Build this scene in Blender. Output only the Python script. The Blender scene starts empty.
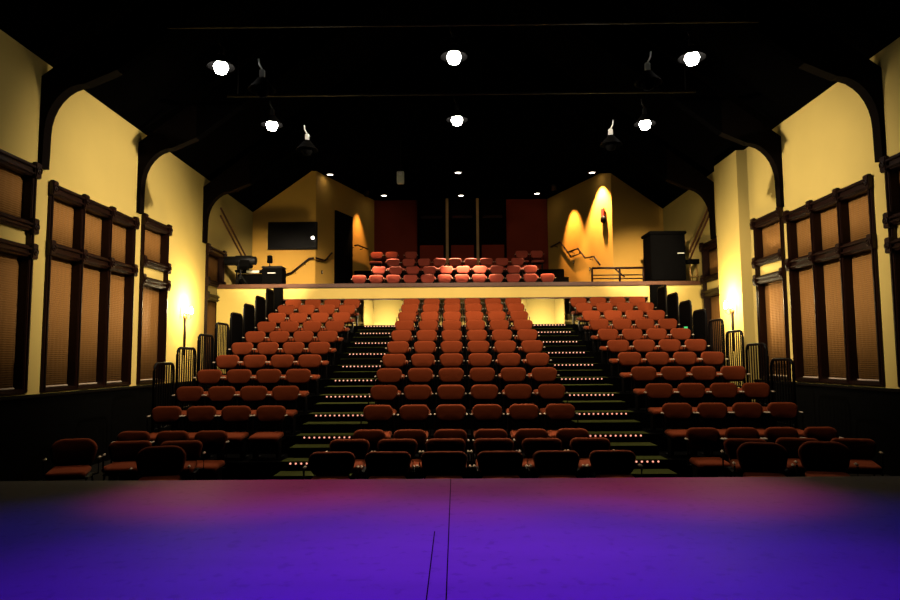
import bpy, bmesh, math, random
from mathutils import Vector, Matrix
random.seed(7)
scene = bpy.context.scene
COL = scene.collection
CZ = 1.84                      # eye height above the auditorium floor
F = 682.0                      # focal length in pixels (900 px wide)
PITCH = math.atan(59 / F); YAW = math.atan(5 / F); ROLL = math.radians(-0.4)

# ------------------------------------------------------------------ camera
cam = bpy.data.cameras.new('camera'); cam.lens = F / 900 * 36; cam.sensor_width = 36
cam.clip_start = 0.05; cam.clip_end = 200
camo = bpy.data.objects.new('camera', cam); COL.objects.link(camo)
camo.matrix_world = (Matrix.Translation((0, 0, CZ)) @ Matrix.Rotation(YAW, 4, 'Z')
                     @ Matrix.Rotation(math.pi / 2 + PITCH, 4, 'X') @ Matrix.Rotation(ROLL, 4, 'Z'))
scene.camera = camo

def ray(u, v):
    """viewing ray of a photograph pixel (used once to survey real positions)"""
    d = camo.matrix_world.to_3x3() @ Vector(((u - 450) / F, (300 - v) / F, -1))
    return d
def at_y(u, v, y):
    d = ray(u, v); k = y / d.y
    return Vector((d.x * k, y, d.z * k + CZ))
def at_plane(u, v, p, n):
    d = ray(u, v); o = Vector((0, 0, CZ)); k = (Vector(p) - o).dot(Vector(n)) / d.dot(Vector(n))
    return o + d * k

# ------------------------------------------------------------------ materials
def mat(name, col, rough=0.6, metal=0.0, noise=0.0, nscale=20, bump=0.0, bscale=200, spec=0.5, sheen=0.0, emit=None, estr=0):
    m = bpy.data.materials.new(name); m.use_nodes = True
    nt = m.node_tree; b = nt.nodes['Principled BSDF']
    b.inputs['Base Color'].default_value = (*col, 1)
    b.inputs['Roughness'].default_value = rough
    b.inputs['Metallic'].default_value = metal
    b.inputs['Specular IOR Level'].default_value = spec
    tc = nt.nodes.new('ShaderNodeTexCoord')
    if noise:
        n = nt.nodes.new('ShaderNodeTexNoise'); n.inputs['Scale'].default_value = nscale; n.inputs['Detail'].default_value = 4
        nt.links.new(tc.outputs['Object'], n.inputs['Vector'])
        mx = nt.nodes.new('ShaderNodeMix'); mx.data_type = 'RGBA'
        mx.inputs['A'].default_value = (*[c * (1 - noise) for c in col], 1)
        mx.inputs['B'].default_value = (*[min(1, c * (1 + noise)) for c in col], 1)
        nt.links.new(n.outputs['Fac'], mx.inputs['Factor']); nt.links.new(mx.outputs['Result'], b.inputs['Base Color'])
    if bump:
        n2 = nt.nodes.new('ShaderNodeTexNoise'); n2.inputs['Scale'].default_value = bscale; n2.inputs['Detail'].default_value = 3
        nt.links.new(tc.outputs['Object'], n2.inputs['Vector'])
        bp = nt.nodes.new('ShaderNodeBump'); bp.inputs['Strength'].default_value = bump; bp.inputs['Distance'].default_value = 0.01
        nt.links.new(n2.outputs['Fac'], bp.inputs['Height']); nt.links.new(bp.outputs['Normal'], b.inputs['Normal'])
    if sheen:
        b.inputs['Sheen Weight'].default_value = sheen; b.inputs['Sheen Roughness'].default_value = 0.4
        b.inputs['Sheen Tint'].default_value = (1, .55, .35, 1)
    if emit:
        b.inputs['Emission Color'].default_value = (*emit, 1); b.inputs['Emission Strength'].default_value = estr
    return m

M = {}
M['plaster'] = mat('yellow plaster', (.80, .58, .16), .85, noise=.06, nscale=1.3, bump=.12, bscale=60, spec=.2)
M['plaster_dark'] = mat('ochre plaster', (.72, .40, .07), .85, noise=.08, nscale=1.1, spec=.2)
M['maroon'] = mat('maroon plaster', (.22, .03, .010), .85, noise=.1, nscale=1.5, spec=.2)
M['black'] = mat('black paint', (.0016, .0015, .0014), .9, noise=.3, nscale=6, spec=.02)
M['blackroof'] = mat('black roof boards', (.002, .0017, .0016), .95, noise=.3, nscale=3, spec=.0)
M['blackmetal'] = mat('black metal', (.0035, .0035, .0035), .5, .0, noise=.3, nscale=30, spec=.12)
M['timber'] = mat('dark stained timber', (.011, .0026, .0011), .42, noise=.5, nscale=9, bump=.1, bscale=40, spec=.22)
M['timber_bk'] = mat('blackened timber', (.003, .0015, .001), .8, noise=.5, nscale=9, spec=.05)
M['timber_lt'] = mat('brown ledge timber', (.10, .035, .012), .45, noise=.3, nscale=7, spec=.4)
M['fabric'] = mat('rust upholstery', (.245, .044, .0115), .9, noise=.12, nscale=60, bump=.25, bscale=500, spec=.08, sheen=.12)
M['fabric_b'] = mat('red upholstery', (.55, .10, .06), .9, noise=.15, nscale=60, bump=.25, bscale=500, spec=.15, sheen=.3)  # balcony copy of the chair fabric, brightened to imitate strong downlight
M['armcap'] = mat('pale armrest cap', (.72, .55, .38), .35, noise=.1, nscale=20)
M['carpet'] = mat('olive stair carpet', (.05, .058, .012), .95, noise=.4, nscale=120, bump=.3, bscale=400, spec=.05)
M['carpet_dk'] = mat('dark carpet', (.006, .005, .005), .95, noise=.4, nscale=60, spec=.05)
M['steel'] = mat('bright clamp metal', (.85, .85, .82), .4, .1, noise=.08, nscale=30)
M['grey'] = mat('grey plastic', (.6, .62, .5), .5, noise=.1, nscale=12)
M['red'] = mat('red alarm plastic', (.6, .05, .04), .35, noise=.05)
M['screen'] = mat('black glass', (.004, .004, .005), .25, noise=.2, nscale=3, spec=.4)
M['brass'] = mat('aged brass', (.35, .2, .06), .35, .8, noise=.2, nscale=30)
M['paper'] = mat('white paper', (.7, .66, .55), .8, noise=.05)
M['post'] = mat('tan painted post', (.6, .36, .13), .7, noise=.1, nscale=5)
M['bulb'] = mat('lit bulb', (1, 1, 1), .3, emit=(1, .93, .85), estr=45)
M['sconce'] = mat('lit candle bulb', (1, .9, .7), .3, emit=(1, .78, .42), estr=45)
M['down'] = mat('lit downlight lens', (1, .9, .8), .3, emit=(1, .86, .72), estr=9)
M['led'] = mat('lit step bead', (1, .8, .7), .3, emit=(1, .34, .24), estr=1.0)
M['green'] = mat('lit green indicator', (.1, .8, .3), .3, emit=(.05, .6, .2), estr=.5)

# pleated blind: fine horizontal ribs
def blind_mat():
    m = mat('tan woven blind', (.40, .19, .055), .8, spec=.2)
    nt = m.node_tree; b = nt.nodes['Principled BSDF']
    tc = nt.nodes.new('ShaderNodeTexCoord'); w = nt.nodes.new('ShaderNodeTexWave')
    w.bands_direction = 'Z'; w.inputs['Scale'].default_value = 9; w.inputs['Distortion'].default_value = .6; w.inputs['Detail Scale'].default_value = 2
    nt.links.new(tc.outputs['Object'], w.inputs['Vector'])
    mx = nt.nodes.new('ShaderNodeMix'); mx.data_type = 'RGBA'
    mx.inputs['A'].default_value = (.28, .125, .027, 1); mx.inputs['B'].default_value = (.36, .165, .04, 1)
    nt.links.new(w.outputs['Fac'], mx.inputs['Factor']); nt.links.new(mx.outputs['Result'], b.inputs['Base Color'])
    bp = nt.nodes.new('ShaderNodeBump'); bp.inputs['Strength'].default_value = .35; bp.inputs['Distance'].default_value = .01
    nt.links.new(w.outputs['Fac'], bp.inputs['Height']); nt.links.new(bp.outputs['Normal'], b.inputs['Normal'])
    return m
M['blind'] = blind_mat()

# stage boards: dark painted hardboard with scuffs and two sheet joints
def stage_mat():
    m = mat('painted stage boards', (.1, .1, .1), .6, spec=.04)
    nt = m.node_tree; b = nt.nodes['Principled BSDF']; L = nt.links.new
    tc = nt.nodes.new('ShaderNodeTexCoord')
    n1 = nt.nodes.new('ShaderNodeTexNoise'); n1.inputs['Scale'].default_value = 1.6; n1.inputs['Detail'].default_value = 6
    n2 = nt.nodes.new('ShaderNodeTexNoise'); n2.inputs['Scale'].default_value = 14; n2.inputs['Detail'].default_value = 5
    mp = nt.nodes.new('ShaderNodeMapping'); mp.inputs['Scale'].default_value = (.5, 2.2, 1)
    L(tc.outputs['Object'], mp.inputs['Vector']); L(mp.outputs['Vector'], n1.inputs['Vector']); L(tc.outputs['Object'], n2.inputs['Vector'])
    mx = nt.nodes.new('ShaderNodeMix'); mx.data_type = 'RGBA'
    mx.inputs['A'].default_value = (.075, .075, .075, 1); mx.inputs['B'].default_value = (.12, .12, .12, 1)
    L(n1.outputs['Fac'], mx.inputs['Factor'])
    r = nt.nodes.new('ShaderNodeValToRGB'); r.color_ramp.elements[0].position = .33; r.color_ramp.elements[1].position = .42
    r.color_ramp.elements[0].color = (.45, .45, .45, 1)
    L(n2.outputs['Fac'], r.inputs['Fac'])
    mu = nt.nodes.new('ShaderNodeMix'); mu.data_type = 'RGBA'; mu.blend_type = 'MULTIPLY'; mu.inputs['Factor'].default_value = .3
    L(mx.outputs['Result'], mu.inputs['A']); L(r.outputs['Color'], mu.inputs['B'])
    L(mu.outputs['Result'], b.inputs['Base Color'])
    rr = nt.nodes.new('ShaderNodeMapRange'); rr.inputs['To Min'].default_value = .55; rr.inputs['To Max'].default_value = .7
    L(n1.outputs['Fac'], rr.inputs['Value']); L(rr.outputs['Result'], b.inputs['Roughness'])
    return m
M['stage'] = stage_mat()

# ------------------------------------------------------------------ mesh helpers
def finish(name, bm, m, parent=None, smooth=False):
    me = bpy.data.meshes.new(name)
    bmesh.ops.recalc_face_normals(bm, faces=bm.faces[:])
    bm.to_mesh(me); bm.free()
    if smooth:
        for p in me.polygons: p.use_smooth = True
    me.materials.append(M[m])
    o = bpy.data.objects.new(name, me); COL.objects.link(o)
    if parent: o.parent = parent
    return o

def box(bm, x0, x1, y0, y1, z0, z1, bev=0.0):
    g = bmesh.ops.create_cube(bm, size=1)['verts']
    for v in g:
        v.co = Vector(((x0 + x1) / 2 + v.co.x * (x1 - x0), (y0 + y1) / 2 + v.co.y * (y1 - y0), (z0 + z1) / 2 + v.co.z * (z1 - z0)))
    if bev:
        es = list({e for v in g for e in v.link_edges})
        bmesh.ops.bevel(bm, geom=es, offset=bev, segments=2, affect='EDGES')

def lathe(bm, prof, n=20, mtx=None, cap=True):
    """profile of (r, z), revolved about z"""
    rings = []
    for r, z in prof:
        ring = []
        for i in range(n):
            a = 2 * math.pi * i / n
            v = Vector((r * math.cos(a), r * math.sin(a), z))
            ring.append(bm.verts.new(mtx @ v if mtx else v))
        rings.append(ring)
    for a, b in zip(rings, rings[1:]):
        for i in range(n):
            bm.faces.new((a[i], a[(i + 1) % n], b[(i + 1) % n], b[i]))
    if cap:
        if prof[0][0] > 1e-4: bm.faces.new(rings[0][::-1])
        if prof[-1][0] > 1e-4: bm.faces.new(rings[-1])

def tube(bm, pts, r=.02, n=8):
    pts = [Vector(p) for p in pts]; rings = []
    for i, p in enumerate(pts):
        if i == 0: t = pts[1] - p
        elif i == len(pts) - 1: t = p - pts[i - 1]
        else: t = (pts[i + 1] - p).normalized() + (p - pts[i - 1]).normalized()
        t = t.normalized() if t.length > 1e-6 else Vector((0, 0, 1))
        up = Vector((0, 0, 1)) if abs(t.z) < .9 else Vector((1, 0, 0))
        a = t.cross(up).normalized(); b = t.cross(a)
        rings.append([bm.verts.new(p + (a * math.cos(2 * math.pi * k / n) + b * math.sin(2 * math.pi * k / n)) * r) for k in range(n)])
    for a, b in zip(rings, rings[1:]):
        for i in range(n): bm.faces.new((a[i], a[(i + 1) % n], b[(i + 1) % n], b[i]))
    bm.faces.new(rings[0][::-1]); bm.faces.new(rings[-1])

def prism(bm, poly, axis, a0, a1):
    """extrude a 2-D polygon along an axis: 'x' -> poly is (y, z), 'y' -> (x, z), 'z' -> (x, y)"""
    def mk(p, a):
        if axis == 'x': return (a, p[0], p[1])
        if axis == 'y': return (p[0], a, p[1])
        return (p[0], p[1], a)
    A = [bm.verts.new(mk(p, a0)) for p in poly]; B = [bm.verts.new(mk(p, a1)) for p in poly]
    n = len(poly)
    bm.faces.new(A); bm.faces.new(B[::-1])
    for i in range(n): bm.faces.new((A[i], A[(i + 1) % n], B[(i + 1) % n], B[i]))

def rrect(w, h, r, k=5, top_r=None):
    """rounded rectangle outline centred on 0; separate top and bottom corner radii"""
    rt = top_r if top_r else r; out = []
    for cx, cz, a0, rr in ((1, 1, 0, rt), (-1, 1, 90, rt), (-1, -1, 180, r), (1, -1, 270, r)):
        for i in range(k + 1):
            a = math.radians(a0 + 90 * i / k)
            out.append((cx * (w / 2 - rr) + rr * math.cos(a), cz * (h / 2 - rr) + rr * math.sin(a)))
    return out

def pad(bm, w, h, t, r, mtx, top_r=None, curve=0.0, edge=None, taper=0.0):
    """upholstered cushion: rounded outline, rolled edges, optional curve across its width"""
    edge = edge or t * .48; rings = []; seg = 4
    prof = [(edge * (1 - math.cos(math.pi / 2 * i / seg)), edge * (1 - math.sin(math.pi / 2 * i / seg))) for i in range(seg, -1, -1)]
    # front roll then back roll; d = inset, y = distance from the face
    prof = [(edge - edge * math.sin(math.pi / 2 * i / seg), edge - edge * math.cos(math.pi / 2 * i / seg)) for i in range(seg + 1)]
    lay = [(d, -t / 2 + y) for d, y in prof] + [(d, t / 2 - y) for d, y in prof[::-1]]
    for d, y in lay:
        pts = rrect(w - 2 * d, h - 2 * d, max(r - d, .004), 5, max((top_r or r) - d, .004))
        rings.append([bm.verts.new(mtx @ Vector((x * (1 - taper * max(0, .15 - z / h)), y + curve * (x / w * 2) ** 2, z))) for x, z in pts])
    n = len(rings[0])
    for a, b in zip(rings, rings[1:]):
        for i in range(n): bm.faces.new((a[i], a[(i + 1) % n], b[(i + 1) % n], b[i]))
    for ring, fl, y in ((rings[0], True, -t / 2 - .012), (rings[-1], False, t / 2 + .004)):
        c = bm.verts.new(mtx @ Vector((0, y, 0)))
        for i in range(n):
            bm.faces.new((ring[i], ring[(i + 1) % n], c))

def empty(name, loc=(0, 0, 0), rz=0, label=None, cat=None, group=None):
    o = bpy.data.objects.new(name, None); o.empty_display_size = .1; COL.objects.link(o)
    o.location = loc; o.rotation_euler = (0, 0, rz)
    tag(o, label, cat, group); return o
def tag(o, label=None, cat=None, group=None, kind=None):
    if label: o['label'] = label
    if cat: o['category'] = cat
    if group: o['group'] = group
    if kind: o['kind'] = kind
    return o
def struct(name, bm, m, label=None, parent=None, smooth=False):
    o = finish(name, bm, m, parent, smooth)
    if not parent: tag(o, label, None, None, 'structure')
    return o
KIDS = {}
def copy_tree(o, parent=None):
    c = o.copy(); COL.objects.link(c)
    if parent: c.parent = parent
    for ch in list(o.children): copy_tree(ch, c)
    return c

# ------------------------------------------------------------------ room shell
XL, XR = -6.55, 6.75           # side walls
WT = CZ + 4.55                 # eaves height
CX = .15
def wall(name, x0, x1, y0, y1, z0, z1, m, label):
    bm = bmesh.new(); box(bm, x0, x1, y0, y1, z0, z1); return struct(name, bm, m, label)
bm = bmesh.new(); box(bm, XL - .3, XR + .3, 5.9, 27, -.2, 0); struct('floor', bm, 'carpet_dk', 'dark auditorium floor')
SILL = CZ - .56
zb, z3, z1s = CZ - .48, CZ + 2.9, CZ + 3.06
OPEN = {'left': [(9.05, 10.42, z1s), (10.76, 13.74, z3), (14.02, 15.36, z1s), (17.72, 19.1, z1s)],
        'right': [(9.05, 10.5, z1s), (10.83, 13.68, z3), (13.84, 15.2, z1s), (17.08, 18.42, z1s)]}
for s, X, nm in ((-1, XL, 'left'), (1, XR, 'right')):
    a, b = (X - .3, X) if s < 0 else (X, X + .3)
    bm = bmesh.new(); ys = -3
    for (y0, y1, zt) in OPEN[nm]:
        box(bm, a, b, ys, y0, SILL, WT + .25)
        box(bm, a, b, y0, y1, SILL, CZ - .48); box(bm, a, b, y0, y1, zt, WT + .25); ys = y1
    box(bm, a, b, ys, 27, SILL, WT + .25)
    struct('wall_' + nm, bm, 'plaster', 'yellow plaster %s side wall' % nm)
    wall('wainscot_' + nm, a - (.0 if s < 0 else .06), b + (.06 if s < 0 else 0), -3, 27, -.2, SILL - .002, 'black', 'black wainscot under the %s windows' % nm)
    bm = bmesh.new(); xx = X - s * .0
    box(bm, min(xx, xx - s * .08), max(xx, xx - s * .08), -3, 18.1, SILL, SILL + .06, .015)
    struct('trim_1' if s < 0 else 'trim_2', bm, 'timber_bk', 'dark sill rail running along the %s wall' % nm)
wall('wall_back', -7, 7.2, 26.0, 26.3, 0, CZ + 7, 'maroon', 'dark maroon back wall behind the balcony seats')
wall('wall_stage', -9, 9, -3.3, -3, -.2, 12, 'black', 'black wall behind the stage')
# sloped black roof: two slopes
RIDGE = WT + 5.0
for s, X, nm in ((-1, XL, 'left'), (1, XR, 'right')):
    bm = bmesh.new()
    poly = [(X + s * .35, WT - .0), (CX, RIDGE), (CX, RIDGE + .2), (X + s * .35, WT + .2)]
    prism(bm, poly, 'y', -3, 27)
    struct('ceiling' if s < 0 else 'ceiling.001', bm, 'blackroof', 'black %s roof slope' % nm)
# roof trusses with curved brackets on both walls
def truss(yc, n):
    for s, X in ((-1, XL), (1, XR)):
        bm = bmesh.new(); d = lambda t: X - s * t
        poly = [(d(0), CZ + 3.06), (d(.07), CZ + 3.06), (d(.08), CZ + 3.62)]
        for i in range(1, 9):
            a = math.pi / 2 * i / 8
            poly.append((d(.08 + .62 * (1 - math.cos(a))), CZ + 3.62 + .78 * math.sin(a)))
        slope = (RIDGE - WT) / (abs(CX - X))
        poly += [(d(1.2), CZ + 4.62), (d(1.2), WT + 1.2 * slope - .01), (d(0), WT - .02)]
        prism(bm, poly, 'y', yc - .1, yc + .1)
        struct('roof_bracket', bm, 'timber_bk', 'dark curved timber bracket %d on the %s wall' % (n, 'left' if s < 0 else 'right'))
        bm = bmesh.new()
        e = abs(CX - X)
        prism(bm, [(d(1.2), CZ + 4.62), (d(e), CZ + 4.62 + (e - 1.2) * slope), (d(e), RIDGE - .02), (d(1.2), WT + 1.2 * slope - .02)], 'y', yc - .1, yc + .1)
        struct('rafter', bm, 'blackroof', 'black rafter %d over the %s seats' % (n, 'left' if s < 0 else 'right'))
for i, yc in enumerate((7.1, 10.55, 13.88, 17.55)): truss(yc, i + 1)

# windows --------------------------------------------------------------------
WN = [0]
def window(s, y0, y1, z0, z1, cols, band, label):
    """timber-cased window with woven blinds; s = -1 left wall, +1 right wall"""
    WN[0] += 1
    X = XL if s < 0 else XR; PR = .035; BK = -.14
    fx = lambda t: X - s * t
    def b(bm, t0, t1, ya, yb, za, zb, bev=.012):
        a, c = sorted((fx(t0), fx(t1))); box(bm, a, c, ya, yb, za, zb, bev)
    st = .125
    bm = bmesh.new()
    inner = (y1 - y0 - 2 * st); cw = (inner - (cols - 1) * st) / cols
    edges = [y0 + i * (cw + st) for i in range(cols + 1)]
    for e in edges:                                                    # stiles, fluted: a slab with a raised bead
        b(bm, BK, PR, e + .001, e + st - .001, z0 + .001, z1 - .001)
        b(bm, PR - .01, PR + .02, e + .045, e + st - .045, z0 + .02, z1 - .02, .008)
    if band: tz = [(CZ + 1.60, CZ + 1.78), (CZ + 2.0, CZ + 2.16)]
    else: tz = [(CZ + 1.73, CZ + 1.93)]
    rails = [(z1 - .2, z1)] + tz + [(z0, z0 + .07)]
    for za, zb in rails:
        b(bm, BK, PR + .005, y0 + .01, y1 - .01, za + .001, zb - .001)
        if zb - za > .1:                                               # stepped moulding lines
            b(bm, PR - .01, PR + .04, y0 + .02, y1 - .02, za + .03, za + .06, .008)
            b(bm, PR - .01, PR + .05, y0 + .02, y1 - .02, zb - .07, zb - .035, .008)
    fr = finish('window_%d' % WN[0], bm, 'timber'); tag(fr, label, None, None, 'structure')
    # corner blocks with turned rosettes
    for e in edges:
        for zz in ([z1 - .1] + [(t[0] + t[1]) / 2 for t in tz]):
            bm = bmesh.new(); b(bm, PR - .02, PR + .06, e - .015, e + st + .015, zz - .115, zz + .13, .015)
            mt = Matrix.Translation((fx(PR + .06), e + st / 2, zz)) @ Matrix.Rotation(-s * math.pi / 2, 4, 'Y')
            lathe(bm, [(.062, -.005), (.058, .015), (.045, .018), (.04, .006), (.025, .006), (.02, .02), (0, .026)], 14, mt)
            finish('rosette', bm, 'timber', fr)
    if band:
        bm = bmesh.new(); b(bm, BK, -.03, edges[0] + st, edges[0] + st + cw, tz[0][1], tz[1][0], 0)
        finish('band_panel', bm, 'plaster', fr)
    # blinds
    panes = [(z0 + .07, tz[0][0]), (tz[-1][1], z1 - .2)]
    for i in range(cols):
        ya = edges[i] + st; yb = ya + cw
        for za, zb in panes:
            bm = bmesh.new(); n = 28
            A = []; 
            for k in range(n + 1):                                      # gently fluted cloth
                y = ya + .006 + (yb - ya - .012) * k / n
                t = BK + .03 + .006 * math.sin(k * 1.57)
                A.append((bm.verts.new((fx(t), y, za + .02)), bm.verts.new((fx(t), y, zb - .002)), bm.verts.new((fx(BK + .004), y, za + .02)), bm.verts.new((fx(BK + .004), y, zb - .002))))
            for p, q in zip(A, A[1:]):
                bm.faces.new((p[0], q[0], q[1], p[1])); bm.faces.new((p[2], p[3], q[3], q[2]))
                bm.faces.new((p[0], p[2], q[2], q[0])); bm.faces.new((p[1], q[1], q[3], p[3]))
            bm.faces.new((A[0][0], A[0][1], A[0][3], A[0][2])); bm.faces.new((A[-1][0], A[-1][2], A[-1][3], A[-1][1]))
            bl = finish('blind', bm, 'blind', fr, True)
            if za < CZ:
                bm = bmesh.new(); b(bm, BK + .01, BK + .06, ya + .01, yb - .01, za + .003, za + .025, .006)
                finish('hem_bar', bm, 'armcap', bl)
    return fr
zb, z3, z1s = CZ - .48, CZ + 2.9, CZ + 3.06
window(-1, 9.05, 10.42, zb, z1s, 1, True, 'single dark-cased window nearest the stage, left wall')
window(-1, 10.76, 13.74, zb, z3, 3, False, 'triple dark-cased window with tan blinds, left wall')
window(-1, 14.02, 15.36, zb, z1s, 1, True, 'single dark-cased window before the sconce, left wall')
window(-1, 17.72, 19.1, zb, z1s, 1, True, 'single dark-cased window beside the balcony, left wall')
window(1, 9.05, 10.5, zb, z1s, 1, True, 'single dark-cased window nearest the stage, right wall')
window(1, 10.83, 13.68, zb, z3, 3, False, 'triple dark-cased window with tan blinds, right wall')
window(1, 13.84, 15.2, zb, z1s, 1, True, 'single dark-cased window before the chimney breast, right wall')
window(1, 17.08, 18.42, zb, z1s, 1, True, 'single dark-cased window beside the balcony, right wall')
# boxed-out chimney breast on the right wall
bm = bmesh.new(); prism(bm, [(15.42, 0), (16.75, 0), (16.75, WT + .2), (15.42, WT + .2)], 'x', XR - .25, XR - .001)
struct('wall_right_breast', bm, 'plaster', 'yellow boxed-out breast beside the right sconce')

# ------------------------------------------------------------------ stage
STZ = CZ - .97
bm = bmesh.new(); box(bm, -8, 8, -3, 5.63, 0, STZ - .001, 0)
struct('stage_front', bm, 'black', 'black stage body')
bm = bmesh.new(); box(bm, -8, 8, -3, 5.66, STZ - .04, STZ, .006)
struct('stage_floor', bm, 'stage', 'dark painted stage floor lit blue and purple')
for k, (x, ya, yb) in enumerate(((-.045, 2.0, 5.64), (-.125, 2.0, 3.95))):
    bm = bmesh.new(); box(bm, x - .0028, x + .0028, ya, yb, STZ - .004, STZ + .0015)
    struct('trim_%d' % (3 + k), bm, 'black', 'thin dark joint between stage boards')

# ------------------------------------------------------------------ seating riser
NR = 11
SC = .20                                         # centre line of the seating
rowY = [9.42 + .898 * i for i in range(NR)]      # y of the seat backs, tiers 1..11
rowY = [9.42, 10.47, 11.36, 12.25, 13.2, 14.1, 15.0, 15.9, 16.8, 17.7, 18.57]
platZ = [CZ - 1.713 + .265 * i for i in range(NR)]
rowY[-1] = 18.49; platZ[-1] -= .05
nose = [y - .6 for y in rowY]
poly = [(nose[0], 0)]
for i in range(NR):
    poly.append((nose[i], platZ[i])); poly.append((nose[i + 1] if i + 1 < NR else 19.2, platZ[i]))
poly.append((19.2, 0))
bm = bmesh.new(); prism(bm, poly, 'x', -4.82, 5.37)
struct('seating_riser', bm, 'black', 'black stepped seating riser')
AISLE = ((SC - 2.17, 'left'), (SC + 2.27, 'right'))
AISLE = ((-1.97, 'left'), (2.475, 'right'))
led_mesh = None
tn = ['first', 'second', 'third', 'fourth', 'fifth', 'sixth', 'seventh', 'eighth', 'ninth', 'tenth', 'eleventh', 'twelfth']
for ax, an in AISLE:
    for i in range(1, NR):
        # intermediate step in front of each tier and a carpet tread on the tier
        bm = bmesh.new(); box(bm, ax - .55, ax + .55, nose[i] - .42, nose[i] - .002, platZ[i - 1] - .001, platZ[i] - .1325, .008)
        struct('aisle_step', bm, 'black', 'half step below the %s tier in the %s aisle' % (tn[i], an))
        bm = bmesh.new(); box(bm, ax - .53, ax + .53, nose[i] - .425, nose[i] - .004, platZ[i] - .1325, platZ[i] - .1225, .004)
        struct('step_carpet', bm, 'carpet', 'olive carpet on the half step below the %s tier, %s aisle' % (tn[i], an))
        bm = bmesh.new(); box(bm, ax - .53, ax + .53, nose[i] - .01, nose[i] + .33, platZ[i], platZ[i] + .01, .004)
        struct('step_carpet', bm, 'carpet', 'olive carpet on the %s tier tread, %s aisle' % (tn[i], an))
        # beaded step light under the nosing
        g = 'beaded step lights in the aisles'
        r = empty('step_light', (ax, nose[i] - .012, platZ[i] - .02), 0,
                  'row of small lit beads on the %s tier nosing, %s aisle' % (tn[i], an), 'step light', g)
        bm = bmesh.new(); box(bm, -.42, .42, 0, .011, -.02, .02, .003); finish('housing', bm, 'blackmetal', r)
        for k in range(11):
            if led_mesh is None:
                bm = bmesh.new(); bmesh.ops.create_icosphere(bm, subdivisions=1, radius=.016)
                o = finish('bead', bm, 'led', r, True); led_mesh = o.data
            else:
                o = bpy.data.objects.new('bead', led_mesh); COL.objects.link(o); o.parent = r
            o.location = (-.39 + .078 * k, -.012, 0)

# ------------------------------------------------------------------ chairs (facing the stage, -y)
def make_chair(name, fab, loose=False, wide=1.0, rnd=.10, backh=.275, top=.76, seat_z=.365):
    t = empty(name)
    w = .455 * wide
    tilt = Matrix.Rotation(math.radians(-9), 4, 'X')
    bm = bmesh.new()
    pad(bm, w, backh, .085, .085, Matrix.Translation((0, 0, top - backh / 2)) @ tilt, top_r=rnd, curve=-.035, taper=.28)
    finish('backrest', bm, fab, t, True)
    bm = bmesh.new()
    pad(bm, w * (.80 if loose else .95), .44, .085, .07, Matrix.Translation((0, -.27, seat_z - .045)) @ Matrix.Rotation(math.radians(-90 + 4), 4, 'X'), top_r=.05)
    finish('seat', bm, fab, t, True)
    bm = bmesh.new()                                                     # back shell and brackets
    for sx in (-1, 1): tube(bm, [(sx * w * .32, .06, seat_z - .05), (sx * w * .32, .05, top - backh + .06)], .014, 6)
    box(bm, -w * .44, w * .44, -.42, -.03, seat_z - .115, seat_z - .09, .006)
    finish('seat_frame', bm, 'blackmetal', t)
    ax = .243 if not loose else .235 * wide + .02
    az = seat_z + .25 if not loose else seat_z + .1
    for sx in (-1, 1):
        bm = bmesh.new(); box(bm, sx * ax - .016, sx * ax + .016, -.15, -.03, az - .012, az + .014, .01)
        a = finish('armrest', bm, 'armcap', t, True)
        bm = bmesh.new(); tube(bm, [(sx * ax, -.14, az - .02), (sx * ax, -.12, seat_z - .09), (sx * w * .42, -.12, seat_z - .105)], .012, 6)
        finish('armrest_support', bm, 'blackmetal', t)
    if loose:
        for sx in (-1, 1):
            for y0, y1 in ((-.40, -.44), (-.06, .04)):
                bm = bmesh.new(); tube(bm, [(sx * w * .40, y0, seat_z - .1), (sx * w * .44, y1, .0)], .013, 6)
                finish('leg', bm, 'blackmetal', t)
    else:
        for sx in (-1, 1):
            bm = bmesh.new(); box(bm, sx * .17 - .02, sx * .17 + .02, -.3, -.12, .012, seat_z - .11, .006)
            box(bm, sx * .17 - .03, sx * .17 + .03, -.36, .02, 0, .014, .004)
            finish('leg', bm, 'blackmetal', t)
    return t

used = {}
def put(proto, loc, rz, label, group, cat='chair'):
    if used.get(proto.name): o = copy_tree(proto)
    else: o = proto; used[proto.name] = True
    o.location = loc; o.rotation_euler = (0, 0, rz)
    tag(o, label, cat, group)
    return o
chair = make_chair('theatre_chair', 'fabric')
OR4 = ['first', 'second', 'third', 'fourth', 'fifth', 'sixth', 'seventh', 'eighth', 'ninth', 'tenth', 'eleventh', 'twelfth']
for i in range(NR):
    y, z = rowY[i], platZ[i]
    for blk, cx, n in (('left', -3.6, 4), ('centre', SC, 6), ('right', 4.14, 4)):
        for k in range(n):
            if blk == 'left' and i == 0 and k == 3: continue           # the gap in the lowest row
            x = cx + (k - (n - 1) / 2) * (.552 if n == 6 else .53)
            put(chair, (x, y, z), random.uniform(-.012, .012),
                'rust-red chair, %s from left in the %s block, %s tier up from floor' % (OR4[k], blk, tn[i]),
                'rust-red chairs fixed on the seating tiers')
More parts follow.
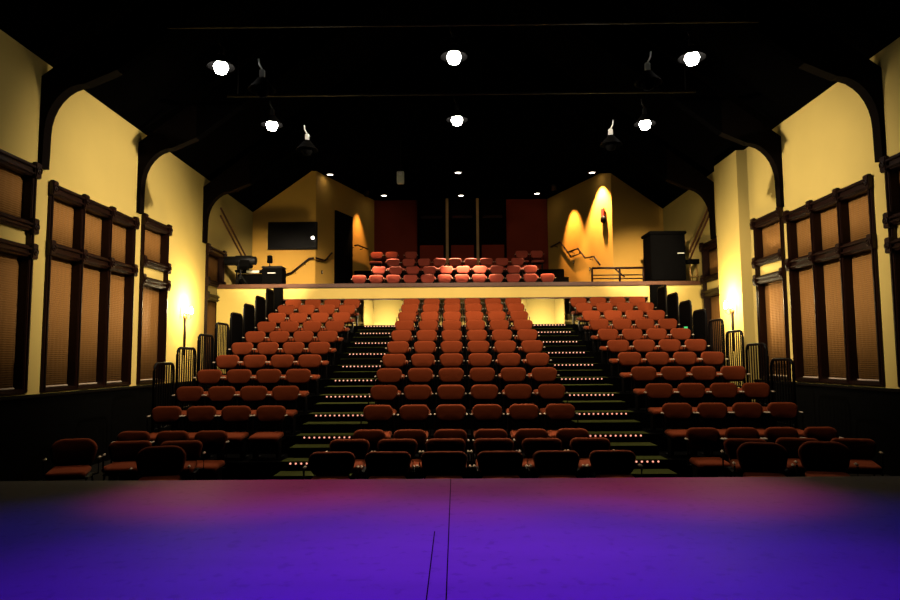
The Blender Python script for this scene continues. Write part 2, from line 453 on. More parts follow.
# loose chairs on the floor before the tiers
lc = make_chair('loose_chair', 'fabric', True, 1.14, .085, .27, .82, .565)
for k in range(6):
    put(lc, (.175 + (k - 2.5) * .62, 7.69, 0), random.uniform(-.02, .02), 'loose rust chair, %s from left in the front row nearest stage centre' % OR4[k], 'loose chairs in the two floor rows')
for k in range(6):
    put(lc, (.175 + (k - 2.5) * .617, 8.9, 0), random.uniform(-.02, .02), 'loose rust chair, %s from left in the second floor row' % OR4[k], 'loose chairs in the two floor rows')
wc = make_chair('rounded_chair', 'fabric', True, 1.22, .16, .34, .865, .53)
for (u, v, y, rz, lab) in ((75, 436, 8.75, .3, 'wide round-backed chair at far left behind the stage edge'),
                           (162, 443, 7.95, .28, 'wide round-backed chair second from far left at the stage edge'),
                           (761, 440, 7.95, -.28, 'wide round-backed chair at the right, left of a matching one at the stage edge'),
                           (823, 441, 8.0, -.3, 'wide round-backed chair at the far right of the front row'),):
    p = at_y(u, v, y); put(wc, (p.x, y, 0), rz, lab, 'round-backed loose chairs at both ends of the front row')
for (u, y, rz, lab) in ((131, 8.85, .25, 'loose rust chair in the left side second row, outer one'),
                        (182, 8.85, .22, 'loose rust chair in the left side second row, inner one beside the aisle'),
                        (745, 8.7, -.22, 'loose rust chair in the right side second row, nearest the aisle'),
                        (797, 8.75, -.25, 'loose rust chair in the right side second row, middle of three'),
                        (852, 8.65, -.3, 'loose rust chair in the right side second row, outermost of three')):
    p = at_y(u, 440, y); put(lc, (p.x, y, 0), rz, lab, 'loose chairs in the two floor rows')

# ------------------------------------------------------------------ balcony
BX0, BX1 = XL + .001, XR - .001
BF = 19.3
bz = CZ + 1.95
bm = bmesh.new()
prism(bm, [(BF + .15, CZ + 1.72), (25.99, CZ + 1.72), (25.99, CZ + 3.17), (24.2, CZ + 3.17), (24.2, CZ + 2.76), (23.2, CZ + 2.76), (23.2, CZ + 2.35), (22.15, CZ + 2.35), (22.15, bz), (BF + .15, bz)], 'x', -3.6, 3.9)
struct('balcony_tiers', bm, 'black', 'black stepped balcony tiers')
for xa, xb in ((BX0, -3.602), (3.902, BX1)):
    bm = bmesh.new(); box(bm, xa, xb, BF + .15, 25.99, CZ + 1.72, bz); struct('balcony_floor', bm, 'black', 'black side floor of the balcony')
FF = 18.62; q = FF / BF                                  # front panel overhangs the top tier
z1, z2, z3_, z4 = CZ + 2.16 * q, CZ + 2.04 * q, CZ + 1.73 * q, CZ + 1.695 * q
bm = bmesh.new(); box(bm, BX0, BX1, FF - .05, BF + .149, z2, z1, .015); struct('trim_5', bm, 'timber_lt', 'brown timber ledge along the balcony front')
xa, xb = at_y(281, 292, FF).x, at_y(648, 292, FF).x
bm = bmesh.new(); box(bm, xa, xb, FF, FF + .14, z3_, z2 - .001); struct('wall_balcony_front', bm, 'plaster', 'yellow balcony front panel')
bm = bmesh.new(); box(bm, xa, xb, FF - .03, FF + .14, z4, z3_ - .001, .01); struct('trim_6', bm, 'timber_lt', 'brown rail under the balcony front panel')
bm = bmesh.new(); box(bm, xa, xb, FF + .141, BF + .4, z2 - .12, z2 - .002); struct('balcony_soffit', bm, 'black', 'dark underside of the balcony')
# walls below the balcony
bm = bmesh.new(); box(bm, xa, xb, BF + .4, BF + .55, 0, CZ + 1.719); struct('wall_under_balcony', bm, 'plaster', 'yellow wall under the balcony')
for a_, b_, nm in ((BX0, xa - .001, 'left'), (xb + .001, BX1, 'right')):
    bm = bmesh.new(); box(bm, a_, b_, FF + .01, FF + .13, 0, z2 - .001); struct('wall_under_balcony_' + nm, bm, 'plaster', 'yellow wall under the %s end of the balcony' % nm)
# splayed jambs of the two aisle exits
for ax, an in AISLE:
    for s in (-1, 1):
        bm = bmesh.new()
        prism(bm, [(ax + s * .60, BF - .08), (ax + s * .62, BF - .08), (ax + s * .62, BF + .399), (ax + s * .40, BF + .399)][::s], 'z', 0 if 0 else platZ[-1] + .001, CZ + 1.70)
        struct('wall_exit_jamb', bm, 'plaster', 'yellow splayed jamb of the %s aisle exit' % an)
# balcony side walls, angled returns and ceiling
AL0, AL1 = (-4.5, 21.8), (-3.1, 25.99)
AR0, AR1 = (5.1, 21.8), (3.6, 25.99)
CL = CZ + 6.15
for s, (p0, p1), X, nm in ((-1, (AL0, AL1), XL, 'left'), (1, (AR0, AR1), XR, 'right')):
    bm = bmesh.new(); prism(bm, [(X - s * .0, 21.8), (p0[0], 21.8), (p1[0], p1[1]), (X, 25.99)], 'z', bz, CL)
    struct('wall_balcony_' + nm, bm, 'plaster_dark', 'ochre %s balcony wall with angled return' % nm)
bm = bmesh.new(); box(bm, BX0 - .2, BX1 + .2, 19.9, 26, CL, CL + .15); struct('ceiling_balcony', bm, 'blackroof', 'black balcony ceiling')
bm = bmesh.new(); box(bm, BX0 - .2, BX1 + .2, 19.75, 19.9, CL - .1, RIDGE); struct('wall_header', bm, 'blackroof', 'black header above the balcony opening')
# dark window group in the back wall
wfr = bmesh.new()
x0, x1 = -1.43, 2.0; z0, z1 = CZ + 3.3, CZ + 6.2
box(wfr, x0, x1, 25.9, 25.995, z0, z1); wo = finish('window_9', wfr, 'black'); tag(wo, 'tall dark window group in the balcony back wall', None, None, 'structure')
for x in (-.28, .89):
    bm = bmesh.new(); box(bm, x - .05, x + .05, 25.78, 25.9, z0, z1, .01); finish('mullion', bm, 'post', wo)
for xa, xb in ((x0, -.33), (-.23, .84), (.94, x1)):
    bm = bmesh.new(); box(bm, xa + .15, xb - .15, 25.85, 25.9, CZ + 5.4, CZ + 5.5, .01); finish('crossbar', bm, 'timber', wo)
    bm = bmesh.new(); box(bm, xa + .1, xb - .1, 25.87, 25.9, CZ + 3.4, CZ + 4.35, .01); finish('lower_panel', bm, 'maroon', wo)
# sloping twin trims on the side walls above the balcony
for s, X, pts, nm in ((-1, XL, ((220, 208), (245, 256)), 'left'), (1, XR, ((714, 197), (690, 252)), 'right')):
    bm = bmesh.new()
    q = [at_plane(u, v, (X, 0, 0), (1, 0, 0)) for u, v in pts]
    for dz in (0, -.22):
        tube(bm, [(X - s * .02, p.y, p.z + dz) for p in q], .03, 6)
    struct('trim_7' if s < 0 else 'trim_8', bm, 'timber_lt', 'sloping twin rails on the %s wall above the balcony' % nm)

bc = make_chair('balcony_chair', 'fabric_b')
BROWS = ((21.8, bz, 12, .55, -.05), (22.75, CZ + 2.35, 10, .565, .0), (23.75, CZ + 2.76, 9, .545, .02))
for r, (y, z, n, p, c) in enumerate(BROWS):
    for k in range(n):
        put(bc, (c + (k - (n - 1) / 2) * p, y, z), 0, 'red balcony chair, %s from left in the balcony %s row' % (OR4[k], ('front', 'second', 'third')[r]), 'red chairs on the balcony')
for x, lab in ((-2.85, 'first from left'), (-2.3, 'second from left'), (-1.6, 'third from left'), (2.45, 'second from right'), (3.0, 'rightmost')):
    put(bc, (x, 24.75, CZ + 3.17), 0, 'shadowed balcony chair, %s in the topmost balcony row' % lab, 'red chairs on the balcony')

# black drape on the left angled return
nL = Vector((AL1[1] - AL0[1], -(AL1[0] - AL0[0]), 0)).normalized()          # points to +x
def along(p0, p1, t, off=0, n=None):
    return Vector((p0[0] + (p1[0] - p0[0]) * t, p0[1] + (p1[1] - p0[1]) * t, 0)) + (n * off if n else Vector((0, 0, 0)))
bm = bmesh.new(); A = []
for k in range(41):
    t = .28 + .27 * k / 40; off = .07 + .03 * math.sin(k * 1.3)
    A.append((along(AL0, AL1, t, off, nL), along(AL0, AL1, t, .015, nL)))
vs = [[bm.verts.new((p.x, p.y, z)) for p in a for z in (bz + .002, CZ + 5.1)] for a in A]
for a, b in zip(vs, vs[1:]):
    bm.faces.new((a[0], b[0], b[1], a[1])); bm.faces.new((a[2], a[3], b[3], b[2])); bm.faces.new((a[1], b[1], b[3], a[3])); bm.faces.new((a[0], a[2], b[2], b[0]))
bm.faces.new((vs[0][0], vs[0][1], vs[0][3], vs[0][2])); bm.faces.new((vs[-1][0], vs[-1][2], vs[-1][3], vs[-1][1]))
tag(finish('door_drape', bm, 'black', None, True), 'tall black drape on the left angled balcony wall', 'drape')

# wall-mounted black screen on the left balcony wall
sc0, sc1 = at_y(268, 222, 21.7), at_y(317, 249, 21.7)
r = empty('wall_screen', ((sc0.x + sc1.x) / 2, 21.79, (sc0.z + sc1.z) / 2), 0, 'large black flat screen on the left balcony wall', 'screen')
w, h = sc1.x - sc0.x, sc0.z - sc1.z
bm = bmesh.new(); box(bm, -w / 2, w / 2, -.09, -.002, -h / 2, h / 2, .012); finish('casing', bm, 'blackmetal', r)
bm = bmesh.new(); box(bm, -w / 2 + .04, w / 2 - .04, -.096, -.0895, -h / 2 + .05, h / 2 - .04); finish('panel', bm, 'screen', r)
lp = at_y(313, 238, 21.6)  # lamp reflection in the screen, imitated by an added glowing ball
r = empty('spot_lamp', (lp.x, 21.64, lp.z), 0, 'small bright lamp in front of the black balcony screen', 'lamp')
bm = bmesh.new(); lathe(bm, [(.03, .0), (.055, -.03), (.06, -.10), (.055, -.1)], 12, Matrix.Rotation(math.pi / 2, 4, 'X') @ Matrix.Rotation(math.pi, 4, 'X') @ Matrix.Translation((0, 0, 0)))
finish('body', bm, 'blackmetal', r)
bm = bmesh.new(); bmesh.ops.create_icosphere(bm, subdivisions=2, radius=.06); finish('bulb', bm, 'down', r, True).location = (0, -.07, 0)

# handrails on balcony walls
def rail_thing(name, paths, brackets, n, label, mt='timber', r_=.03):
    r = empty(name, (0, 0, 0), 0, label, 'handrail')
    c = Vector((0, 0, 0)); allp = [p for q in paths for p in q]
    for p in allp: c += p
    c /= len(allp); r.location = c
    for q in paths:
        bm = bmesh.new(); tube(bm, [p - c for p in q], r_, 8); finish('rail', bm, mt, r, True)
    for p in brackets:
        bm = bmesh.new(); tube(bm, [p - c, p - c + Vector((0, 0, -.07)), p - c - n * .12 + Vector((0, 0, -.09))], .012, 6); finish('bracket', bm, 'blackmetal', r)
    return r
nR = Vector((-(AR1[1] - AR0[1]), (AR1[0] - AR0[0]), 0)).normalized()
if nR.x > 0: nR = -nR
pR = Vector((AR0[0], AR0[1], 0)) + nR * .12
pL = Vector((AL0[0], AL0[1], 0)) + nL * .12
R_ = lambda pts: [at_plane(u, v, pR, nR) for u, v in pts]
L_ = lambda pts: [at_plane(u, v, pL, nL) for u, v in pts]
A_ = lambda pts: [at_y(u, v, 21.68) for u, v in pts]
p1 = R_([(551, 247), (560, 242), (571, 257)]); p2 = R_([(568.5, 252), (578, 248.5), (585, 258), (594, 256.5), (600, 265)]); p3 = R_([(571, 257), (580, 253.5), (578, 248.5)])
rail_thing('handrail', [p1, p2, p3], R_([(555, 244.5), (572, 250.7), (590, 257.3)]), nR, 'stepped dark handrail on the lit right balcony wall')
p1 = A_([(283, 275), (291, 273), (309, 258.5), (314, 258)])
rail_thing('handrail', [p1], A_([(295, 270), (305, 261.5)]), Vector((0, -1, 0)), 'rising dark handrail under the black screen')
p1 = L_([(316, 258), (325, 260.5), (332, 253)]); 
rail_thing('handrail', [p1], L_([(320, 259), (328, 257)]), nL, 'short dark handrail between the balcony corner and the black drape')
p1 = L_([(355, 245.5), (358, 245), (368, 249)])
rail_thing('handrail', [p1], L_([(354, 245.5), (363, 247)]), nL, 'short dark handrail right of the black drape')

# railing at the right of the balcony ledge
zt = CZ + 2.16 * FF / BF
YB = 18.75
r0, r1 = at_y(592, 268, YB).x, at_y(644, 268, YB).x
r = empty('balcony_railing', (r0, YB, zt), 0, 'dark metal railing on the right of the balcony ledge', 'railing')
L = r1 - r0; H = at_y(618, 268, YB).z - zt
for z in (H, H * .5, H * .25):
    bm = bmesh.new(); tube(bm, [(0, 0, z), (L, 0, z)], .03 if z == H else .016, 8); finish('rail', bm, 'timber', r, True)
for x in (0, L * .53, L - .02):
    bm = bmesh.new(); tube(bm, [(x, 0, 0), (x, 0, H)], .028, 8); finish('post', bm, 'timber', r, True)
bm = bmesh.new(); tube(bm, [(L * .42, -.03, H), (L * .53, -.03, H * .62), (L * .62, -.03, H * .35)], .022, 8); finish('brace', bm, 'timber', r, True)

# tall black cabinet on a post, right end
c0, c1 = at_y(650.5, 231, 18.62), at_y(687, 283, 18.62)
r = empty('equipment_cabinet', ((c0.x + c1.x) / 2, 18.92, zt), 0, 'big black equipment cabinet at the right end of the balcony ledge', 'cabinet')
w = c1.x - c0.x; h = c0.z - zt
bm = bmesh.new(); box(bm, -w / 2, w / 2, -.28, .5, .03, h - .09, .02); finish('body', bm, 'black', r)
bm = bmesh.new(); box(bm, -w / 2 - .04, w / 2 + .04, -.32, .54, h - .09, h, .02); finish('top', bm, 'black', r)
bm = bmesh.new(); box(bm, -w / 2 - .02, w / 2 + .02, -.3, .52, 0, .03, .01); finish('plinth', bm, 'black', r)
bm = bmesh.new(); tube(bm, [(w / 2 - .22, -.29, .55 * h), (w / 2 - .22, -.33, .55 * h), (w / 2 - .06, -.33, .55 * h), (w / 2 - .06, -.29, .55 * h)], .014, 6); finish('handle', bm, 'grey', r)
for (u0, u1, nm) in ((651, 667, 'right'), (273, 282, 'left')):
    xa, xb = at_y(u0, 290, 18.4).x, at_y(u1, 290, 18.4).x
    r = empty('support_post', ((xa + xb) / 2, 18.5, 0), 0, 'square black post standing before the %s end of the yellow balcony front' % nm, 'post')
    top = z2; hw = (xb - xa) / 2
    bm = bmesh.new(); box(bm, -hw, hw, -.09, .05, .02, top, .01); finish('shaft', bm, 'black', r)
    bm = bmesh.new(); box(bm, -hw - .03, hw + .03, -.1, .05, 0, .02, .004); finish('base', bm, 'black', r)
# clip lights hang below the cabinet; small rack of poles beside it
p0 = at_y(690, 266, 18.8); p1 = at_y(704, 283, 18.8)
r = empty('stand_rack', ((p0.x + p1.x) / 2, 18.8, zt), 0, 'small rack of stands right of the black balcony cabinet', 'rack')
w = p1.x - p0.x
for x in (-w / 2, 0, w / 2):
    bm = bmesh.new(); tube(bm, [(x, 0, 0), (x, 0, .55)], .02, 6); finish('upright', bm, 'brass', r, True)
bm = bmesh.new(); box(bm, -w / 2 - .1, w / 2 + .15, -.1, .1, .5, .62, .01); finish('top_shelf', bm, 'black', r)
bm = bmesh.new(); box(bm, -w / 2 - .03, w / 2 + .03, -.05, .05, .12, .15, .005); finish('lower_shelf', bm, 'brass', r)

# follow spot, case and table, left end of the balcony ledge
fx, fz = at_y(241, 261, 18.8).x, at_y(241, 261, 18.8).z
r = empty('follow_spot', (fx, 18.78, zt), 0, 'black follow spotlight on a stand at the left of the balcony', 'spotlight')
hh = fz - zt
rot = Matrix.Rotation(math.pi / 2, 4, 'Y')
bm = bmesh.new(); lathe(bm, [(.12, -.44), (.13, -.42), (.13, -.15), (.15, -.12), (.15, .28), (.12, .34), (.12, .42), (.09, .44)], 18, Matrix.Translation((0, 0, hh)) @ rot); finish('lamp_barrel', bm, 'blackmetal', r, True)
bm = bmesh.new(); box(bm, -.05, .3, -.16, .16, hh - .2, hh + .02, .02); finish('ballast_box', bm, 'black', r)
bm = bmesh.new(); tube(bm, [(0, -.18, hh), (0, -.18, hh - .26), (0, .18, hh - .26), (0, .18, hh)], .018, 6); finish('yoke', bm, 'blackmetal', r)
bm = bmesh.new(); tube(bm, [(0, 0, .18), (0, 0, hh - .25)], .03, 8); finish('pole', bm, 'blackmetal', r)
for k in range(3):
    a = 2.1 * k + .5
    bm = bmesh.new(); tube(bm, [(0, 0, .3), (.2 * math.cos(a), .2 * math.sin(a), .02)], .016, 6); finish('leg', bm, 'blackmetal', r)
p = at_y(273, 262, 18.7)
r = empty('equipment_case', (p.x, 18.78, zt), 0, 'square black equipment case on the left balcony ledge', 'case')
h = at_y(272, 266, 18.6).z - zt
bm = bmesh.new(); box(bm, -.28, .28, -.2, .28, .0, h - .06, .02); finish('body', bm, 'black', r)
bm = bmesh.new(); box(bm, -.29, .29, -.21, .29, h - .06, h, .02); finish('lid', bm, 'blackmetal', r)
bm = bmesh.new(); tube(bm, [(-.1, -.2, h * .6), (-.1, -.24, h * .6), (.1, -.24, h * .6), (.1, -.2, h * .6)], .012, 6); finish('handle', bm, 'steel', r)
r = empty('table_lamp', (at_y(269, 262, 18.8).x, 18.88, zt + h), 0, 'small black lamp standing on the left equipment case', 'lamp')
bm = bmesh.new(); lathe(bm, [(.05, 0), (.05, .02), (.015, .03), (.015, .12)], 10); finish('base', bm, 'blackmetal', r)
bm = bmesh.new(); lathe(bm, [(.06, .12), (.08, .14), (.07, .32), (.04, .34)], 12); finish('shade', bm, 'black', r, True)
r = empty('control_table', (fx + .22, 19.25, zt), 0, 'low control table behind the follow spotlight', 'table')
bm = bmesh.new(); box(bm, -.5, .45, -.12, .3, .42, .47, .01); finish('tabletop', bm, 'black', r)
for x in (-.45, .4):
    for y in (-.08, .26):
        bm = bmesh.new(); box(bm, x - .02, x + .02, y - .02, y + .02, 0, .42); finish('leg', bm, 'blackmetal', r)
bm = bmesh.new(); box(bm, -.45, -.15, -.1, .1, .47, .6, .02); finish('dimmer_unit', bm, 'blackmetal', r)
bm = bmesh.new(); box(bm, -.16, .2, -.14, -.121, .385, .45, .003); finish('paper_sheet', bm, 'paper', r)
bm = bmesh.new(); box(bm, -.42, .36, -.1, .25, .02, .36, .02); finish('under_shelf_case', bm, 'black', r)

# alarm on the lit corner, and wall switches
ap = at_plane(604, 216, pR + nR * -.1, nR)
r = empty('wall_alarm', ap, math.atan2(nR.x, -nR.y), 'red alarm with a dark bell on the bright balcony corner', 'alarm')
bm = bmesh.new(); box(bm, -.09, .09, -.07, .0, -.02, .25, .015); finish('strobe', bm, 'red', r)
bm = bmesh.new(); lathe(bm, [(.0, .11), (.08, .1), (.13, .06), (.14, .02), (.14, 0)], 18, Matrix.Translation((0, -.0, -.12)) @ Matrix.Rotation(math.pi / 2, 4, 'X')); finish('bell', bm, 'blackmetal', r, True)
sw = None
for (pt, lab, n) in ((L_([(325, 272)])[0] - nL * .12, 'small dark outlet left of the tall black drape', nL), (L_([(353, 256)])[0] - nL * .12, 'small dark outlet right of the tall black drape', nL),
                     (R_([(571, 262)])[0] - nR * .12, 'small dark outlet below the stepped handrail, upper one', nR), (R_([(587, 269)])[0] - nR * .12, 'small dark outlet below the stepped handrail, lower one', nR)):
    o = empty('wall_outlet', pt, math.atan2(n.x, -n.y), lab, 'outlet', 'dark outlets on the balcony walls')
    bm = bmesh.new(); box(bm, -.04, .04, -.015, 0, -.06, .06, .006); finish('plate', bm, 'blackmetal', o)
    bm = bmesh.new(); box(bm, -.012, .012, -.022, -.0145, -.03, .03, .003); finish('switch', bm, 'grey', o)

# ------------------------------------------------------------------ guard rails on both ends of the tiers
def guard(x, i, side):
    y0, y1 = nose[i] + .06, (nose[i + 1] if i + 1 < NR else 19.1) - .04
    L = y1 - y0; H = 1.14
    solid = i >= 6
    r = empty('guard_rail', (x, y0, platZ[i]), 0, '%s guard rail at the %s end of the %s tier' % ('black solid-panelled' if solid else 'black barred', side, tn[i]), 'guard rail', 'black guard rails at the ends of the tiers')
    bm = bmesh.new(); rr = .12
    pts = [(0, .02, 0), (0, .02, H - rr)] + [(0, .02 + rr * (1 - math.cos(a)), H - rr + rr * math.sin(a)) for a in (math.pi * .17, math.pi * .33, math.pi * .5)]
    pts += [(0, L - .02 - rr * (1 - math.cos(a)), H - rr + rr * math.sin(a)) for a in (math.pi * .5, math.pi * .33, math.pi * .17)] + [(0, L - .02, H - rr), (0, L - .02, 0)]
    tube(bm, pts, .024, 8); tube(bm, [(0, .02, .1), (0, L - .02, .1)], .016, 6)
    finish('frame', bm, 'blackmetal', r, True)
    if solid:
        bm = bmesh.new(); box(bm, -.012, .012, .03, L - .03, .08, H - .02, .004); finish('panel', bm, 'black', r)
    else:
        n = 8; bm = bmesh.new()
        for k in range(1, n):
            y = .02 + (L - .04) * k / n; tube(bm, [(0, y, .1), (0, y, H - .02)], .012, 6)
        finish('bars', bm, 'blackmetal', r)
for i in range(2, NR - 1):
    guard(-4.78, i, 'left'); guard(5.32, i, 'right')
# small lit green indicator by the right rails
g = at_y(683, 327.5, 15.55)
r = empty('exit_indicator', (5.32 - .075, 15.55, g.z), 0, 'tiny green indicator light beside the right guard rails', 'indicator')
bm = bmesh.new(); box(bm, -.05, .05, 0, .04, -.04, .03, .006); finish('housing', bm, 'blackmetal', r)
bm = bmesh.new(); box(bm, -.04, .04, -.01, .002, -.03, .02, .004); finish('lens', bm, 'green', r)

# ------------------------------------------------------------------ wall sconces
def light(kind, name, loc, energy, col, target=None, cone=None, blend=.5, rad=.1):
    l = bpy.data.lights.new(name, kind); l.energy = energy; l.color = col; l.shadow_soft_size = rad
    if kind == 'SPOT': l.spot_size = math.radians(cone); l.spot_blend = blend
    o = bpy.data.objects.new(name, l); COL.objects.link(o); o.location = loc
    if target is not None:
        o.rotation_euler = (Vector(target) - Vector(loc)).to_track_quat('-Z', 'Y').to_euler()
    return o
for s, X, y, nm in ((-1, XL, 16.4, 'left'), (1, XR - .25, 15.95, 'right')):
    z = CZ + 1.08
    r = empty('wall_sconce', (X, y, z), 0, 'lit twin-candle sconce on the %s yellow wall' % nm, 'sconce', 'lit wall sconces')
    f = lambda t: -s * t
    bm = bmesh.new(); lathe(bm, [(.07, 0), (.065, .02), (.03, .03), (0, .035)], 14, Matrix.Rotation(-s * math.pi / 2, 4, 'Y')); finish('backplate', bm, 'brass', r, True)
    for dy in (-.14, .14):
        bm = bmesh.new(); tube(bm, [(f(.02), 0, -.02), (f(.08), dy * .5, -.08), (f(.12), dy, -.04), (f(.12), dy, .02)], .01, 6); a = finish('arm', bm, 'brass', r, True)
        bm = bmesh.new(); lathe(bm, [(.012, .02), (.03, .03), (.028, .045), (.012, .05)], 10, Matrix.Translation((f(.12), dy, 0))); finish('cup', bm, 'brass', a, True)
        bm = bmesh.new(); lathe(bm, [(.016, .05), (.04, .09), (.042, .14), (.026, .2), (0, .24)], 12, Matrix.Translation((f(.12), dy, 0))); finish('bulb', bm, 'sconce', a, True)
    bm = bmesh.new(); tube(bm, [(f(.03), 0, -.04), (f(.03), 0, -.95)], .028, 8); finish('conduit', bm, 'timber', r, True)
    light('POINT', 'sconce_light_' + nm, (X - s * .42, y, z + .25), 170, (1, .80, .42), rad=.10)

# ------------------------------------------------------------------ lighting pipes and pendants
for y, nm in ((10.2, 'nearer'), (13.0, 'farther')):
    r = empty('lighting_pipe', (CX, y, CZ + 5.19), 0, 'black pipe across the roof holding the %s lamps' % nm, 'pipe')
    bm = bmesh.new(); tube(bm, [(-4.6, 0, 0), (4.6, 0, 0)], .03, 8); finish('tube', bm, 'blackmetal', r, True)
    for x in (-4.4, 0.4, 4.4):
        bm = bmesh.new(); tube(bm, [(x, 0, .02), (x, 0, 1.5 if abs(x) > 1 else 3.0)], .012, 6); finish('hanger', bm, 'blackmetal', r)
def pendant(name, lit):
    t = empty(name)
    bm = bmesh.new(); lathe(bm, [(.02, .20), (.07, .18), (.13, .10), (.20, .02), (.215, 0), (.205, 0), (.12, .09), (.06, .165), (0, .17)], 22); finish('shade', bm, 'black', t, True)
    bm = bmesh.new(); box(bm, -.04, .04, -.03, .03, .2, .32, .01); finish('clamp', bm, 'steel' if not lit else 'blackmetal', t)
    bm = bmesh.new(); tube(bm, [(0, 0, .32), (-.05, 0, .42), (-.06, 0, .5)], .014, 6); finish('hook', bm, 'steel' if not lit else 'blackmetal', t, True)
    bm = bmesh.new(); lathe(bm, [(0, -.12), (.08, -.09), (.115, 0), (.09, .06), (.04, .11), (.035, .16), (0, .165)], 16)
    finish('bulb', bm, 'bulb' if lit else 'black', t, True)
    return t
lamp = make = pendant('pendant_lamp', True)
LPOS = [(-3.63, 10.2, 4.51, 'left nearer'), (-.01, 10.2, 4.66, 'centre nearer'), (3.68, 10.2, 4.55, 'right nearer'), (-3.59, 13.0, 4.57, 'left farther'), (.04, 13.0, 4.66, 'centre farther'), (3.73, 13.0, 4.47, 'right farther')]
LUV = [(221, 67, 10.2), (454, 57, 10.2), (692, 58, 10.2), (272, 125, 13.0), (457, 120, 13.0), (645, 124, 13.0)]
E_L = [200, 220, 200, 420, 520, 420]
LW = (1, .80, .56)
for k, ((u, v, y), (_, _, _, nm)) in enumerate(zip(LUV, LPOS)):
    p = at_y(u, v, y)
    put(lamp, p, 0, 'brightly lit bare-bulb roof lamp, the %s of six' % nm, 'six lit roof lamps', 'lamp')
    t = math.radians(34)
    light('SPOT', 'roof_lamp_light_%d' % k, p + Vector((0, .02, -.15)), E_L[k], LW, p + Vector((0, math.sin(t) * 5, -math.cos(t) * 5)), 126, .6, .08)
    light('SPOT', 'roof_lamp_throw_%d' % k, p + Vector((0, .02, -.15)), (160, 160, 160, 800, 800, 800)[k], LW, (p.x * 1.05, 19.0, CZ + .75), 46, .8, .08)
    if k > 2: light('SPOT', 'roof_lamp_front_%d' % k, p + Vector((0, -.02, -.15)), (1500 if k == 4 else 420), LW, (p.x * (1.02 if k != 4 else 1), 9.0, .7), 40, .5, .08)
    if k in (3, 5): light('SPOT', 'roof_lamp_side_%d' % k, p + Vector((0, .02, -.15)), 4600, LW, (p.x * 1.58, 21.8, CZ + 2.0), 29, .9, .08)
# added spots without fixtures, put in to brighten the side walls
for sx in (-1, 1):
    light('SPOT', 'wall_washer_' + ('left' if sx < 0 else 'right'), (-sx * 1.5 + .1, 11.6, CZ + 4.9), 2300, (1, .86, .66), (sx * 6.65 + .1, 13.3, CZ + 2.2), 56, .95, .08)
dark = pendant('unlit_lamp', False)
for (u, v, y, nm) in ((262, 90, 10.2, 'nearer left'), (307, 150, 13, 'farther left'), (648, 83, 10.2, 'nearer right'), (611, 145, 13, 'farther right')):
    p = at_y(u, v, y); put(dark, p, 0 if u < 450 else math.pi, 'unlit black roof lamp with bright clamp, %s of four' % nm, 'four unlit roof lamps', 'lamp')
# hanging grey speaker box
p = at_y(400.5, 176, 19.0)
r = empty('hanging_speaker', p, 0, 'small grey box speaker hanging above the balcony front', 'speaker')
bm = bmesh.new(); box(bm, -.1, .1, -.09, .09, -.22, .12, .015); finish('body', bm, 'grey', r)
bm = bmesh.new(); tube(bm, [(0, 0, .12), (0, 0, .3)], .02, 6); tube(bm, [(0, 0, .3), (0, .0, 1.0)], .012, 6); finish('bracket', bm, 'blackmetal', r)
bm = bmesh.new(); lathe(bm, [(.05, 0), (.055, .01), (.03, .02), (0, .012)], 12, Matrix.Translation((0, -.09, 0.04)) @ Matrix.Rotation(math.pi / 2, 4, 'X')); finish('tweeter', bm, 'steel', r, True)

# ------------------------------------------------------------------ balcony downlights
def downlight():
    t = empty('downlight')
    bm = bmesh.new(); lathe(bm, [(.15, 0), (.15, -.03), (.11, -.035), (.105, 0)], 20, None, False); finish('trim_ring', bm, 'blackmetal', t, True)
    bm = bmesh.new(); lathe(bm, [(.104, -.002), (.10, -.02), (.06, -.035), (0, -.04)], 20); finish('lens', bm, 'down', t, True)
    return t
dl = downlight()
DL = ((330, 174, 'front left'), (458, 172, 'front centre'), (592, 172, 'front right'), (384, 195, 'rear left'), (461, 195, 'rear centre'), (537, 193, 'rear right'))
DP = []
for u, v, nm in DL:
    p = at_plane(u, v, (0, 0, CL - .001), (0, 0, 1)); DP.append(p)
    put(dl, p, 0, 'small lit ceiling downlight over the balcony, %s' % nm, 'six balcony downlights', 'downlight')
WARM = (1, .70, .44)
def dspot(p, tgt, e, cone, nm, blend=.6, col=WARM): light('SPOT', nm, p + Vector((0, 0, -.06)), e, col, tgt, cone, blend, .04)
for k, p in enumerate(DP): dspot(p, p + Vector(((0, -.6, 0), (.25, .15, -4), (.05, .03, -4), (-.1, -2.9, -4), (.0, -2.9, -4), (-.1, -2.9, -4))[k]) if k else p + Vector((1.25, -.3, -4)), (3600, 5600, 2600, 8500, 12500, 8500)[k], (40, 36, 80, 34, 38, 34)[k], 'downlight_beam_%d' % k, .6, (1, .60, .28) if k == 5 - 3 else WARM)
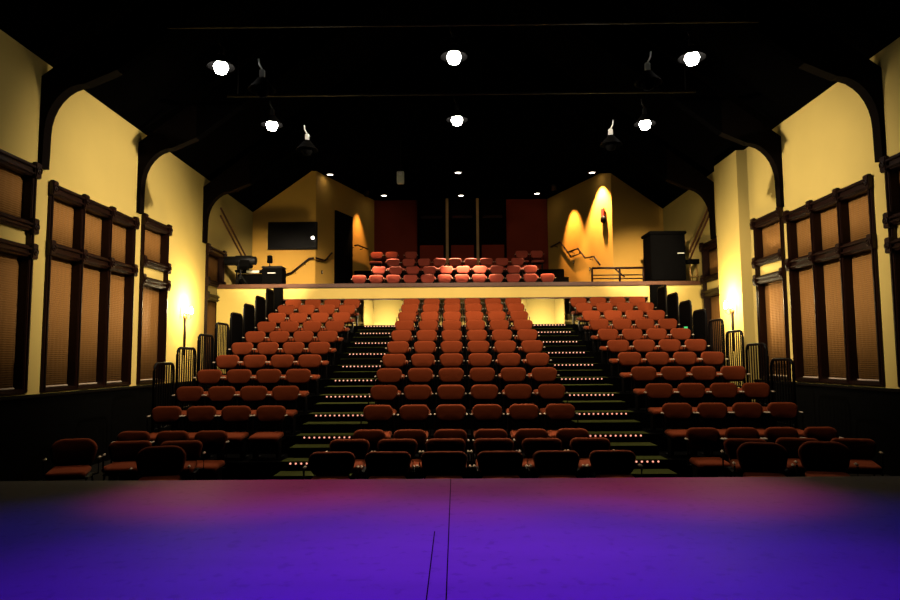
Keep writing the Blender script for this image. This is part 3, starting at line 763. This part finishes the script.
# deep black downlight cans close to the angled walls
for x, y, e, c, nm in ((3.55, 23.85, 700, 54, 'right angled'), (-3.2, 24.5, 400, 64, 'left angled')):
    r = empty('downlight_can', (x, y, CL), 0, 'deep black downlight can beside the %s balcony wall' % nm, 'downlight')
    bm = bmesh.new(); lathe(bm, [(.09, 0), (.09, -.2), (.08, -.2), (.08, -.02)], 16, None, False); finish('can', bm, 'blackmetal', r, True)
    bm = bmesh.new(); lathe(bm, [(.078, -.01), (.078, -.03), (0, -.03)], 16); finish('lens', bm, 'down', r, True)
    dspot(Vector((x, y, CL - .16)), Vector((x, y, CL - .16)) + (nR if x > 0 else nL) * (-.42 if x > 0 else 0) + Vector((0, 0, -1)), e, c, 'downlight_can_beam_' + nm.split()[0], .7, (1, .52, .2))
for ax, an in AISLE:
    light('POINT', 'exit_light_' + an, (ax, BF - .25, CZ + 1.15), 30, (1, .85, .55), rad=.08)
# ------------------------------------------------------------------ stage lights (rig above the stage, out of view)
for k, (x, y, e, c) in enumerate(((-1.85, 3.25, 850, (.03, .0, 1)), (-.5, 3.0, 2300, (.14, .0, 1)), (.6, 3.0, 2300, (.14, .003, 1)), (1.95, 3.25, 950, (.03, .0, 1)))):
    light('SPOT', 'stage_blue_%d' % k, (x, y, 6.4), e, c, (x, y, 0), 44, .9, .15)
light('SPOT', 'stage_violet', (.05, 4.1, 6.4), 750, (.7, .17, .9), (.05, 4.2, 0), 36, 1, .15)
for k, (x, e) in enumerate(((-1.55, 1250), (0, 800), (1.65, 1250))):
    light('SPOT', 'stage_magenta_%d' % k, (x, 4.6, 6.0), e, (1, .05, .34), (x, 5.15, STZ), 28, 1, .15)

# ------------------------------------------------------------------ world and view
w = bpy.data.worlds.new('world'); scene.world = w; w.use_nodes = True
w.node_tree.nodes['Background'].inputs['Color'].default_value = (0, 0, 0, 1)
w.node_tree.nodes['Background'].inputs['Strength'].default_value = 0
scene.cycles.diffuse_bounces = 0
scene.view_settings.view_transform = 'Standard'; scene.view_settings.look = 'None'
scene.view_settings.exposure = 0; scene.view_settings.gamma = 1
